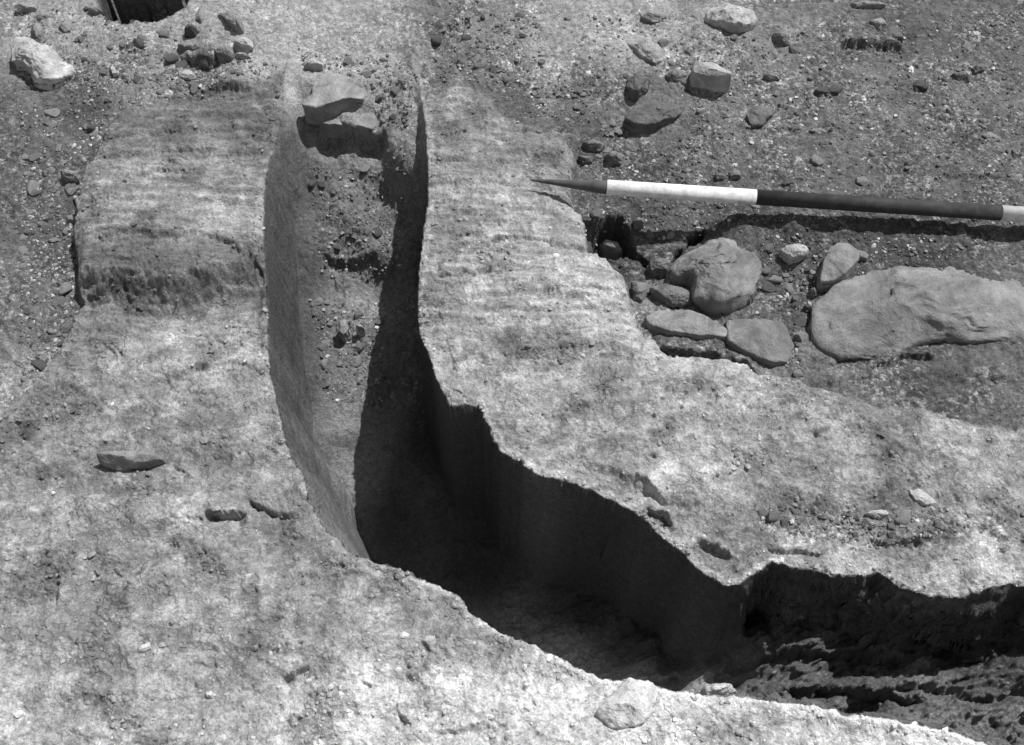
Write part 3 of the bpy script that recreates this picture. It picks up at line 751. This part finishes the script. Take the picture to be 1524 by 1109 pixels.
ROCKS = [
    # name, label, outline px, height, tone, flat, opts
    ('boulder', 'large pale smooth boulder cut by the left edge near the upper left corner', [(16, 58), (33, 51), (41, 50), (57, 64), (73, 74), (98, 89), (114, 108), (98, 119), (79, 130), (60, 124), (41, 108), (30, 95), (16, 92)], .05, .40, .5, {}),
    ('stone', 'narrow grey stone leaning just above the large pale boulder', [(46, 30), (54, 32), (65, 43), (64, 58), (57, 60), (46, 46)], .02, .26, .6, {}),
    ('stone', 'grey stone in the extreme upper left corner', [(20, 2), (50, 2), (54, 14), (45, 20), (22, 20)], .02, .28, .6, {}),
    ('stone', 'small oval grey stone next to the upper left corner stone', [(54, 20), (68, 16), (79, 23), (73, 31), (57, 30)], .012, .24, .6, {}),
    ('stone', 'round dusty stone half sunk right of the pale boulder', [(90, 27), (98, 26), (108, 40), (106, 50), (98, 51), (88, 40)], .012, .26, .6, {}),
    ('stone', 'small stone on the left lip of the black hollow at the top edge', [(130, 11), (144, 9), (153, 18), (144, 23), (133, 20)], .02, .22, .7, {}),
    ('stone', 'dark angular stone in the rubble heap above the left bank', [(273, 43), (289, 34), (298, 46), (292, 58), (275, 52)], .03, .10, .5, {}),
    ('stone', 'long slanting slab at the right of the rubble heap', [(318, 8), (340, 14), (364, 43), (362, 54), (352, 54), (335, 32)], .045, .24, .9, dict(tilt=(.25, 0))),
    ('stone', 'upright narrow slab left of the long slanting slab', [(296, 10), (309, 20), (308, 50), (292, 30)], .03, .26, .8, {}),
    ('stone', 'pale rounded stone with a knobbly top at the foot of the slanting slab', [(346, 62), (360, 53), (376, 58), (377, 73), (360, 79), (348, 73)], .03, .36, .5, {}),
    ('stone', 'small pale stone tucked under the pale rounded one', [(350, 79), (368, 77), (373, 84), (363, 92), (352, 90)], .02, .28, .6, {}),
    ('stone', 'grey block at the front of the rubble heap', [(314, 68), (341, 65), (349, 78), (346, 92), (325, 86)], .03, .20, .8, {}),
    ('stone', 'thin flat slab over the dark gap in the rubble heap', [(262, 62), (285, 62), (302, 71), (290, 78), (268, 72)], .02, .22, .9, {}),
    ('stone', 'pale angular chip alone on the dark soil behind the left bank', [(265, 105), (284, 103), (295, 119), (281, 121), (268, 115)], .015, .36, .8, {}),
    ('stone', 'thin pale sliver standing in sandy soil right of the boulder', [(162, 96), (170, 98), (174, 110), (168, 112)], .01, .34, .8, {}),
    ('stone', 'grey block lodged against the left edge of the left bank', [(88, 254), (98, 250), (115, 252), (118, 268), (110, 274), (92, 267)], .03, .22, .8, {}),
    ('stone', 'small pale round stone above the flat slab in the slot', [(451, 92), (462, 87), (481, 89), (481, 100), (465, 107), (453, 104)], .03, .34, .7, {}),
    ('stone', 'large flat tilted slab lying at the head of the slot', [(468, 119), (476, 107), (508, 107), (527, 114), (546, 133), (543, 149), (522, 152), (500, 162), (473, 174), (452, 168), (450, 154), (466, 146), (464, 130)], .035, .27, 1., dict(rough=.025, z0=-.035, facets=1)),
    ('stone', 'sandy slab overhanging the black gap below the large flat slab', [(474, 186), (490, 170), (508, 163), (535, 158), (558, 166), (562, 182), (556, 196), (520, 192), (490, 192)], .02, .24, 1., dict(rough=.025, z0=-.065, facets=1)),
    0 and ('stone', 'smooth square slab set flush in the slot floor below the second step', [(482, 380), (520, 377), (556, 381), (558, 400), (545, 424), (515, 436), (494, 446), (482, 420)], .008, .20, 1., dict(rough=.015)),
    ('stone', 'small light stone on the slot floor near the shadow edge', [(505, 478), (515, 474), (520, 490), (512, 500), (504, 494)], .015, .28, .6, {}),
    ('stone', 'light pebble touching the shadow edge in the slot', [(529, 484), (537, 482), (542, 488), (534, 493)], .014, .34, .5, {}),
    ('boulder', 'large pale rounded stone at the top edge right of centre', [(1051, 14), (1060, 4), (1085, 0), (1122, 4), (1129, 22), (1120, 41), (1101, 51), (1087, 55), (1076, 43), (1050, 26)], .05, .36, .7, {}),
    ('stone', 'split pale stone with a flat tilted top below the large top edge stone', [(1035, 88), (1047, 83), (1063, 94), (1086, 113), (1086, 128), (1071, 134), (1050, 130), (1029, 118), (1029, 104)], .06, .33, .95, dict(rough=.03)),
    ('stone', 'rounded sandy stone half buried in the pale sand of the top', [(933, 61), (949, 54), (966, 57), (974, 65), (990, 78), (990, 92), (976, 98), (961, 92), (945, 76)], .022, .29, .4, {}),
    ('stone', 'low sandy stone near the top edge left of the large one', [(952, 16), (970, 13), (988, 18), (993, 30), (971, 35), (957, 30)], .018, .27, .4, {}),
    ('clod', 'soft earth clod behind the right bank beside the pebble trail', [(935, 114), (955, 108), (968, 116), (966, 132), (945, 143), (930, 132)], .02, .13, .4, dict(cat='clod')),
    ('clod', 'wide low earth clod in the dark soil behind the pole', [(930, 178), (949, 151), (976, 141), (1003, 148), (1019, 166), (1000, 182), (976, 191), (945, 190)], .022, .12, .4, dict(cat='clod')),
    ('stone', 'small rough stone left of the split pale stone', [(990, 108), (1010, 100), (1022, 110), (1010, 123), (994, 119)], .02, .20, .5, {}),
    ('stone', 'grey leaf shaped stone below the split pale stone', [(1110, 172), (1122, 160), (1149, 153), (1152, 165), (1135, 186), (1118, 189)], .018, .16, .8, {}),
    ('stone', 'pale small stone right of the split pale stone', [(1136, 111), (1155, 108), (1161, 119), (1146, 121)], .015, .26, .6, {}),
    ('stone', 'slanting chip just behind the right bank above the pole tip', [(866, 208), (882, 206), (902, 216), (892, 228), (874, 222)], .02, .18, .6, {}),
    ('stone', 'small flat chip at the far right corner of the right bank', [(860, 230), (876, 230), (881, 241), (868, 244)], .014, .18, .7, {}),
    ('stone', 'rounded grey cobble right of the slanting chip above the pole', [(901, 226), (916, 222), (930, 234), (923, 247), (906, 243)], .025, .20, .5, {}),
    ('stone', 'small square grey stone above the white part of the pole', [(1084, 254), (1101, 251), (1103, 264), (1087, 266)], .014, .20, .8, {}),
    ('stone', 'small low stone left of the small square one above the pole', [(1064, 258), (1080, 256), (1082, 267), (1066, 268)], .01, .14, .7, {}),
    ('stone', 'slanting stone with a dark underside right of the large top edge stone', [(1150, 46), (1163, 43), (1182, 62), (1177, 73), (1160, 66), (1150, 57)], .028, .20, .6, {}),
    ('stone', 'flat pale slab cut by the top edge towards the right', [(1266, 0), (1323, 0), (1315, 14), (1271, 15)], .02, .26, .9, {}),
    ('stone', 'pale three cornered stone under the flat top edge slab', [(1293, 30), (1319, 26), (1320, 35), (1307, 46), (1296, 36)], .02, .27, .7, {}),
    ('stone', 'whitish rounded stone near the upper right corner', [(1441, 49), (1455, 45), (1464, 54), (1455, 66), (1442, 59)], .016, .34, .5, {}),
    ('stone', 'tiny white oval pebble in plain soil at the upper right', [(1352, 101), (1356, 97), (1360, 101), (1360, 108), (1356, 111), (1352, 107)], .008, .62, .5, dict(cat='pebble')),
    ('stone', 'grey rounded stone at the right between soil humps', [(1415, 112), (1432, 103), (1445, 110), (1443, 124), (1427, 126)], .022, .17, .5, {}),
    ('stone', 'grey block right of the grey rounded stone at the right', [(1446, 97), (1469, 93), (1466, 107), (1449, 112)], .02, .15, .8, {}),
    ('stone', 'pale low stone at the right edge above the black part of the pole', [(1460, 201), (1477, 196), (1489, 209), (1472, 213)], .012, .24, .6, {}),
    ('stone', 'thin pale flat chip in the dark soil above the pole', [(1203, 193), (1222, 190), (1236, 193), (1231, 199), (1218, 201)], .008, .25, .8, {}),
    ('stone', 'pale flat stone inside the hollow beside the right bank', [(961, 351), (975, 344), (998, 343), (1015, 351), (1020, 362), (1006, 370), (987, 367), (970, 360)], .04, .27, .95, dict(rough=.03, z0=-.10)),
    ('stone', 'grey wedge stone at the front of the dark hollow by the right bank', [(890, 359), (899, 356), (914, 360), (927, 373), (914, 386), (897, 376)], .05, .19, .8, dict(z0=-.11)),
    ('stone', 'small pale chip between the dark hollow and the flat stone in it', [(941, 326), (954, 322), (960, 332), (950, 342), (944, 340)], .02, .18, .7, {}),
    ('boulder', 'big upright grey rock with a squared left shoulder below the pole', [(1001, 384), (1020, 374), (1041, 357), (1058, 342), (1085, 346), (1118, 358), (1130, 394), (1128, 426), (1122, 447), (1079, 467), (1056, 462), (1034, 452), (1034, 420), (1004, 418), (996, 406)], .065, .19, .75, dict(tilt=(.05, .0))),
    ('stone', 'small grey block left of the big upright rock', [(966, 385), (984, 380), (999, 385), (996, 400), (992, 411), (968, 408)], .035, .17, .8, {}),
    ('stone', 'grey block under the shoulder of the big upright rock', [(968, 422), (1000, 421), (1030, 422), (1031, 454), (1002, 458), (984, 446)], .03, .18, .9, {}),
    ('stone', 'pale wedge between the right bank and the grey blocks', [(940, 415), (962, 417), (966, 431), (955, 453), (944, 445)], .025, .20, .7, {}),
    ('stone', 'flat slab with a black slit under its front edge beside the right bank', [(958, 470), (980, 462), (1025, 461), (1047, 469), (1062, 480), (1083, 492), (1081, 505), (1040, 506), (993, 500), (966, 486)], .03, .24, 1., dict(rough=.02)),
    ('stone', 'low grey slab right of the slab with the black slit', [(1082, 474), (1130, 470), (1167, 476), (1182, 514), (1172, 542), (1150, 544), (1110, 528), (1080, 508)], .02, .18, .9, dict(rough=.02)),
    ('stone', 'white rough lump in the gravel below the black part of the pole', [(1162, 373), (1174, 361), (1196, 360), (1206, 374), (1192, 384), (1177, 388)], .022, .36, .5, {}),
    ('stone', 'leaf shaped flat stone leaning against the great boulder', [(1219, 424), (1223, 394), (1231, 375), (1250, 358), (1266, 356), (1279, 369), (1280, 388), (1256, 414), (1236, 423)], .035, .22, 1., dict(rough=.02)),
    ('boulder', 'great broad grey boulder filling the right edge below the pole', [(1205, 510), (1213, 465), (1235, 435), (1271, 406), (1293, 400), (1363, 392), (1417, 370), (1450, 360), (1484, 368), (1516, 386), (1560, 440), (1575, 500), (1510, 532), (1463, 524), (1401, 515), (1353, 518), (1309, 534), (1260, 542), (1218, 530)], .062, .20, .45, dict(facets=9, rough=.09, z0=-.044, cap=.024)),
    ('stone', 'small pale sliver at the left foot of the leaf shaped stone', [(1206, 427), (1211, 425), (1216, 441), (1211, 443)], .02, .26, .8, {}),
    ('stone', 'small dark stone in the soil between the slabs and the boulder', [(1196, 455), (1208, 452), (1213, 462), (1200, 466)], .015, .10, .7, {}),
    ('stone', 'block with a black left end sunk in the left foreground', [(143, 677), (150, 671), (172, 674), (205, 672), (233, 668), (243, 679), (222, 694), (182, 707), (168, 700), (147, 689)], .055, .24, .95, dict(rough=.03)),
    ('stone', 'bright white chip in the left foreground', [(206, 966), (215, 958), (222, 954), (225, 966), (216, 973), (208, 973)], .014, .5, .6, {}),
    ('stone', 'white rounded stone below the near rim of the trench', [(590, 944), (600, 938), (612, 942), (612, 953), (597, 959)], .016, .52, .5, {}),
    ('stone', 'pale narrow flake right of the white rounded stone', [(626, 956), (640, 946), (653, 938), (653, 950), (640, 960), (629, 963)], .014, .42, .7, {}),
    ('boulder', 'big whitish boulder in the foreground below the pit', [(884, 1064), (906, 1039), (926, 1014), (949, 1009), (976, 1017), (984, 1033), (982, 1056), (950, 1085), (905, 1088)], .035, .50, .6, dict(sink=.03)),
    ('stone', 'whitish block on the near rim of the pit', [(1046, 1026), (1052, 1015), (1082, 1013), (1098, 1027), (1082, 1036), (1050, 1037)], .03, .52, .8, {}),
    ('stone', 'pale pointed flake in the gravelly patch at the right', [(1353, 726), (1370, 727), (1394, 752), (1375, 752), (1361, 746)], .012, .42, .9, {}),
    ('stone', 'pale flat lump left of the pointed flake in the gravelly patch', [(1286, 766), (1300, 758), (1316, 757), (1325, 766), (1307, 773)], .014, .40, .6, {}),
    ('stone', 'small white pebble under a dark pock in the lower left foreground', [(306, 1030), (314, 1027), (322, 1033), (318, 1042), (308, 1040)], .012, .52, .5, {}),
    ('stone', 'pale stone with a dark crack under it in the lower foreground', [(597, 1064), (606, 1062), (616, 1072), (607, 1076)], .010, .5, .8, {}),
]
for i, (nm, lb, pts, h, tn, flat, kw) in enumerate([q for q in ROCKS if q]):
    rock(nm, lb, pts, h, tn, flat=flat, seed=i, **kw)

# ------------------------------------------------------------------ small stones
def ico(sub=2):
    import bmesh
    bm = bmesh.new(); bmesh.ops.create_icosphere(bm, subdivisions=sub, radius=1)
    v = np.array([x.co[:] for x in bm.verts]); f = np.array([[y.index for y in x.verts] for x in bm.faces]); bm.free()
    return v, f


def chip(seed, sub=3):
    rs = np.random.RandomState(seed)
    v, f = ico(sub)
    N = rs.normal(size=(9, 3)); N /= np.linalg.norm(N, axis=1)[:, None]
    d = rs.uniform(.5, .95, 9)
    dots = v @ N.T
    r = np.min(np.where(dots > .05, d / np.maximum(dots, .05), 9), axis=1)
    r = np.minimum(r, 1.12)
    v = v * r[:, None]
    v += .03 * np.stack([pnoise(*(v.T * 2.5 + seed)), pnoise(*(v.T * 2.5 + seed + 9)), pnoise(*(v.T * 2.5 + seed + 19))], 1)
    return v, f


small_meshes = {}
TN = {'dark': .13, 'grey': .21, 'pale': .32}
for tk, tv in TN.items():
    for k in range(6):
        v, f = chip(k + (0 if tk == 'dark' else 20 if tk == 'grey' else 40), 4)
        me = np_mesh('small_stone', v, f); me.materials.append(stone_material('chip_' + tk, tv) if k == 0 else small_meshes[(tk, 0)].materials[0])
        small_meshes[(tk, k)] = me

# zones: polygon px (plan), label, group, count of single stones, weights for tone, count of gravel
ZONES = [
    ([(20, 130), (150, 150), (140, 215), (110, 260), (100, 400), (112, 440), (95, 490), (40, 555), (20, 560)], 'small angular stone in the dark soil strip along the left edge', 'small stones in the dark strip left of the left bank', 62, (.1, .35, .55), 2300, 0),
    ([(20, 0), (140, 0), (160, 28), (260, 30), (300, 100), (120, 130), (110, 95), (20, 50)], 'small stone in the sandy heap at the upper left', 'small stones in the upper left sandy heap', 20, (.3, .5, .2), 900, 0),
    ([(120, 100), (300, 92), (420, 90), (400, 112), (240, 140), (150, 160), (110, 130)], 'small stone in the dark soil right behind the left bank', 'small stones behind the left bank', 14, (.3, .4, .3), 900, 0),
    ([(440, 60), (600, 70), (625, 110), (600, 170), (560, 150), (540, 110), (500, 95), (445, 82)], 'small stone at the head of the slot beside the flat slab', 'small stones at the head of the slot', 16, (.2, .5, .3), 900, 0),
    ([(445, 185), (600, 185), (585, 300), (450, 300)], 'small stone on the upper floor of the slot', 'small stones on the upper slot floor', 10, (.4, .5, .1), 800, 0),
    ([(430, 330), (560, 330), (540, 480), (450, 470)], 'small stone on the lower floor of the slot', 'small stones on the lower slot floor', 20, (.2, .4, .4), 700, 0),
    ([(630, 10), (800, 10), (820, 100), (890, 115), (890, 160), (760, 160), (720, 120), (660, 110)], 'small stone in the dark soil behind the right bank', 'small stones behind the right bank', 26, (.25, .45, .3), 1300, 0),
    ([(893, 150), (926, 150), (930, 215), (893, 210)], 'small pale pebble in the heap beside the soft earth clod', 'pale pebbles heaped beside the earth clod', 14, (0, .3, .7), 90, 1),
    ([(782, 112), (886, 112), (886, 128), (800, 130)], 'pale pebble in the row along the sand edge behind the right bank', 'pale pebbles along the sand edge', 12, (0, .4, .6), 120, 1),
    ([(860, 190), (1100, 190), (1100, 330), (890, 320), (860, 270)], 'small stone in the dark soil around the white part of the pole', 'small stones around the white part of the pole', 18, (.3, .5, .2), 1600, 0),
    ([(1000, 60), (1520, 10), (1520, 190), (1030, 190)], 'small stone scattered over the soil at the upper right', 'small stones scattered at the upper right', 28, (.3, .5, .2), 3000, 0),
    ([(1100, 190), (1520, 190), (1520, 330), (1100, 330)], 'small stone in the soil around the black part of the pole', 'small stones around the black part of the pole', 14, (.3, .55, .15), 1700, 0),
    ([(1130, 340), (1500, 345), (1400, 385), (1270, 400), (1205, 450), (1200, 540), (1130, 480), (1135, 400)], 'small stone in the gravel between the big rock and the great boulder', 'small stones between the rock and the boulder', 26, (.25, .45, .3), 1500, 0),
    ([(1130, 745), (1300, 760), (1440, 745), (1450, 790), (1330, 805), (1140, 790)], 'small stone in the gravelly patch above the pit on the right', 'small stones in the gravelly patch above the pit', 16, (.2, .4, .4), 800, 0),
    ([(780, 20), (1040, 10), (1040, 90), (1000, 110), (830, 108)], 'small stone in the pale sand at the top', 'small stones in the pale sand at the top', 8, (.1, .5, .4), 500, 0),
]


def in_poly(pts, poly):
    return poly_sd(pts[:, 0], pts[:, 1], poly) > 0


def sample(poly, n, rs):
    p = np.array(poly, float); out = np.zeros((0, 2))
    while len(out) < n:
        q = rs.uniform(p.min(0), p.max(0), (max(n * 2, 20), 2)); out = np.vstack([out, q[in_poly(q, poly)]])
    return out[:n]


def off_pole(x, y):
    return True


rs = np.random.RandomState(5)
GP = []; GS = []; GT = []
for poly, lb, grp, n, wts, ng, tight in ZONES:
    pts = sample(poly, n, rs)
    for (u, v) in pts:
        x, y = unproj(u, v, 0); z = float(hz(u, v))
        s_ = .0062 + .0085 * rs.rand() ** 2.0 if not tight else .006 + .003 * rs.rand()
        tk = rs.choice(['dark', 'grey', 'pale'], p=np.array(wts) / sum(wts))
        o = bpy.data.objects.new('small_stone', small_meshes[(tk, rs.randint(6))]); col.objects.link(o)
        o.location = (float(x), float(y), z - s_ * .05)
        o.scale = (s_ * rs.uniform(.9, 1.35), s_ * rs.uniform(.75, 1.), s_ * rs.uniform(.5, .8))
        o.rotation_euler = (rs.uniform(-.3, .3), rs.uniform(-.3, .3), rs.uniform(0, 6.28))
        o['label'] = lb; o['category'] = 'stone'; o['group'] = grp
    ng = int(ng * .7); g = sample(poly, ng, rs)
    g = g + 0 * g
    GP.append(g); GS.append(.0012 + .0034 * rs.rand(ng) ** 3.0)
    tb = np.array([.09, .18, .32])
    GT.append(tb[rs.choice(3, ng, p=([.35, .33, .32] if poly[0] == (20, 130) else [.45, .38, .17]))] * rs.uniform(.7, 1.3, ng))
# thin general scatter over everything flat
g = np.stack([rs.uniform(-20, 1540, 6000), rs.uniform(-20, 1120, 6000)], 1)
sdg = sd[np.clip(((g[:, 1] - VA) / STEP + vlo).astype(int), 0, ny - 1), np.clip(((g[:, 0] - UA) / STEP + ulo).astype(int), 0, nx - 1)]
g = g[sdg < -6]
GP.append(g); GS.append(.0009 + .0026 * rs.rand(len(g)) ** 3); 
gi = (np.clip(((g[:, 1] - VA) / STEP + vlo).astype(int), 0, ny - 1), np.clip(((g[:, 0] - UA) / STEP + ulo).astype(int), 0, nx - 1))
GT.append(tone[gi] * rs.uniform(.6, 1.5, len(g)))
# crumbs fallen loose on the clay, gathered where it breaks up and along the rim
g = np.stack([rs.uniform(-20, 1540, 60000), rs.uniform(60, 1130, 60000)], 1)
gi = (np.clip(((g[:, 1] - VA) / STEP + vlo).astype(int), 0, ny - 1), np.clip(((g[:, 0] - UA) / STEP + ulo).astype(int), 0, nx - 1))
pr = (clay * (sd < -2) * (.03 + .55 * crumb + .45 * sst(-26, -3, sd)))[gi]
kp = rs.rand(len(g)) < pr
g = g[kp]; gi = (gi[0][kp], gi[1][kp])
GP.append(g); GS.append(.0009 + .0042 * rs.rand(len(g)) ** 4)
GT.append(tone[gi] * rs.uniform(.75, 1.35, len(g)))
# scatter over surroundings outside the frame
gp = np.vstack(GP); gs = np.concatenate(GS); gt = np.concatenate(GT)
bv, bf = ico(1)
n = len(gp)
gx, gy = unproj(gp[:, 0], gp[:, 1], 0); gz = hz(gp[:, 0], gp[:, 1])
V = bv[None] * (1 + .38 * rs.uniform(-1, 1, (n, len(bv), 1)))
V = V * np.stack([rs.uniform(.9, 1.5, n), rs.uniform(.7, 1.1, n), rs.uniform(.5, .9, n)], 1)[:, None, :]
an = rs.uniform(0, 6.28, n); c, s_ = np.cos(an)[:, None], np.sin(an)[:, None]
V = np.stack([V[..., 0] * c - V[..., 1] * s_, V[..., 0] * s_ + V[..., 1] * c, V[..., 2]], -1) * gs[:, None, None]
V += np.stack([gx, gy, gz - gs * .05], 1)[:, None, :]
Fc = bf[None] + (np.arange(n) * len(bv))[:, None, None]
me = np_mesh('gravel', V.reshape(-1, 3), Fc.reshape(-1, 3), smooth=False)
attr(me, 'tone', np.repeat(np.clip(gt, .03, .6), len(bv)))
link('gravel', me, stone_material('gravel', .2, True), kind='stuff', label='fine gravel and earth crumbs strewn over the soil and banks', category='gravel')

# ------------------------------------------------------------------ ranging pole
def cyl_between(name, A, B, r0, r1, mat, parent, seg=40, prof=None):
    A = np.array(A, float); B = np.array(B, float); d = B - A; L = np.linalg.norm(d); d /= L
    up = np.array([0, 0, 1.]); s1 = np.cross(d, up); s1 /= np.linalg.norm(s1); s2 = np.cross(s1, d)
    prof = prof or [(0, r0), (1, r1)]
    V = []; fcs = []
    for t, r in prof:
        for k in range(seg):
            a = 2 * math.pi * k / seg
            V.append(A + d * L * t + (s1 * math.cos(a) + s2 * math.sin(a)) * r)
    for i in range(len(prof) - 1):
        for k in range(seg):
            j = (k + 1) % seg
            fcs.append((i * seg + k, i * seg + j, (i + 1) * seg + j, (i + 1) * seg + k))
    fcs.append(tuple(range(seg))[::-1]); fcs.append(tuple((len(prof) - 1) * seg + k for k in range(seg)))
    me = bpy.data.meshes.new(name)
    o0 = np.array(parent.location)
    me.from_pydata([tuple(np.array(q) - o0) for q in V], [], fcs)
    for p_ in me.polygons: p_.use_smooth = len(p_.vertices) == 4
    me.update()
    return link(name, me, mat, parent)


def paint(name, tone_v, wear):
    m, nt, b = nmat(name)
    tc = nt.nodes.new('ShaderNodeTexCoord'); pos = tc.outputs['Object']
    n1 = noise_n(nt, pos, 40, 5, .7); n2 = noise_n(nt, pos, 300, 3, .7)
    f = math_n(nt, 'MULTIPLY', rng(nt, n1, .45, .72, 1.0, 1 - wear), rng(nt, n2, .3, .7, .92, 1.08))
    alb = math_n(nt, 'MULTIPLY', f, tone_v)
    cc = nt.nodes.new('ShaderNodeCombineColor')
    for i in range(3): nt.links.new(alb, cc.inputs[i])
    nt.links.new(cc.outputs[0], b.inputs['Base Color'])
    b.inputs['Roughness'].default_value = .7; b.inputs['Specular IOR Level'].default_value = .15
    return m


def pt(u, v, z):
    x, y = unproj(u, v, z); return np.array([float(x), float(y), z])


ZA, ZB = .022, .030
A = pt(903, 279, ZA); B = pt(1489, 317, ZB)
dirn = (B - A) / np.linalg.norm(B - A)
T = pt(790, 268, .016)
pole = bpy.data.objects.new('ranging_pole', None); col.objects.link(pole); pole.location = tuple(T)
pole['label'] = 'black and white banded survey pole with a pointed dark tip resting on the right bank'; pole['category'] = 'survey pole'
pw = paint('pole_white', .60, .45); pb = paint('pole_black', .030, -.9); ps = paint('pole_steel', .08, .4)
rp = .0146
# point where the white band starts
Cw = pt(1125, 292, ZA + (ZB - ZA) * .38)
C0 = A
L1 = np.linalg.norm(B - A)
Cw = A + dirn * np.dot(Cw - A, dirn)
cyl_between('steel_tip', T, A, .002, rp, ps, pole, prof=[(0, .0012), (.03, .0022), (.55, .0085), (.80, .0112), (.81, .0122), (.97, .0128), (1., .0128)])
cyl_between('white_band', A, Cw, rp, rp, pw, pole, prof=[(0, rp * .96), (.006, rp), (1, rp)])
cyl_between('black_band', Cw, B, rp, rp, pb, pole)
E = B + dirn * L1 * .62
cyl_between('white_band', B, E, rp, rp, pw, pole)
E2 = E + dirn * L1 * .62
cyl_between('black_band', E, E2, rp, rp, pb, pole)

# ------------------------------------------------------------------ light, sky, camera
AZ = R(44)       # direction towards the sun, from +x
EL = R(59)
sv = (math.cos(EL) * math.cos(AZ), math.cos(EL) * math.sin(AZ), math.sin(EL))
sun = bpy.data.lights.new('sun', 'SUN'); sun.energy = 4.2; sun.angle = R(.5); sun.color = (1, 1, 1)
so = bpy.data.objects.new('sun', sun); col.objects.link(so)
from mathutils import Vector
so.rotation_euler = Vector(sv).to_track_quat('Z', 'Y').to_euler(); so.location = (3, 3, 5)
w = bpy.data.worlds.new('World'); scene.world = w; w.use_nodes = True
nt = w.node_tree; nt.nodes.clear()
sky = nt.nodes.new('ShaderNodeTexSky'); sky.sky_type = 'NISHITA'; sky.sun_disc = False
sky.sun_elevation = EL; sky.sun_rotation = R(90) - AZ
bw = nt.nodes.new('ShaderNodeRGBToBW'); bg = nt.nodes.new('ShaderNodeBackground'); bg.inputs[1].default_value = .11
wo = nt.nodes.new('ShaderNodeOutputWorld')
nt.links.new(sky.outputs[0], bw.inputs[0]); nt.links.new(bw.outputs[0], bg.inputs[0]); nt.links.new(bg.outputs[0], wo.inputs[0])

cam = bpy.data.cameras.new('camera'); cam.sensor_width = 36; cam.lens = 18 / math.tan(HFOV / 2)
cam.clip_start = .02; cam.clip_end = 200
cobj = bpy.data.objects.new('camera', cam); col.objects.link(cobj)
cobj.location = (0, CY, CZ); cobj.rotation_euler = (math.pi / 2 - P, 0, 0)
scene.camera = cobj
scene.view_settings.view_transform = 'Standard'; scene.view_settings.look = 'None'
scene.view_settings.exposure = .5; scene.view_settings.gamma = 1
scene.render.engine = 'CYCLES'
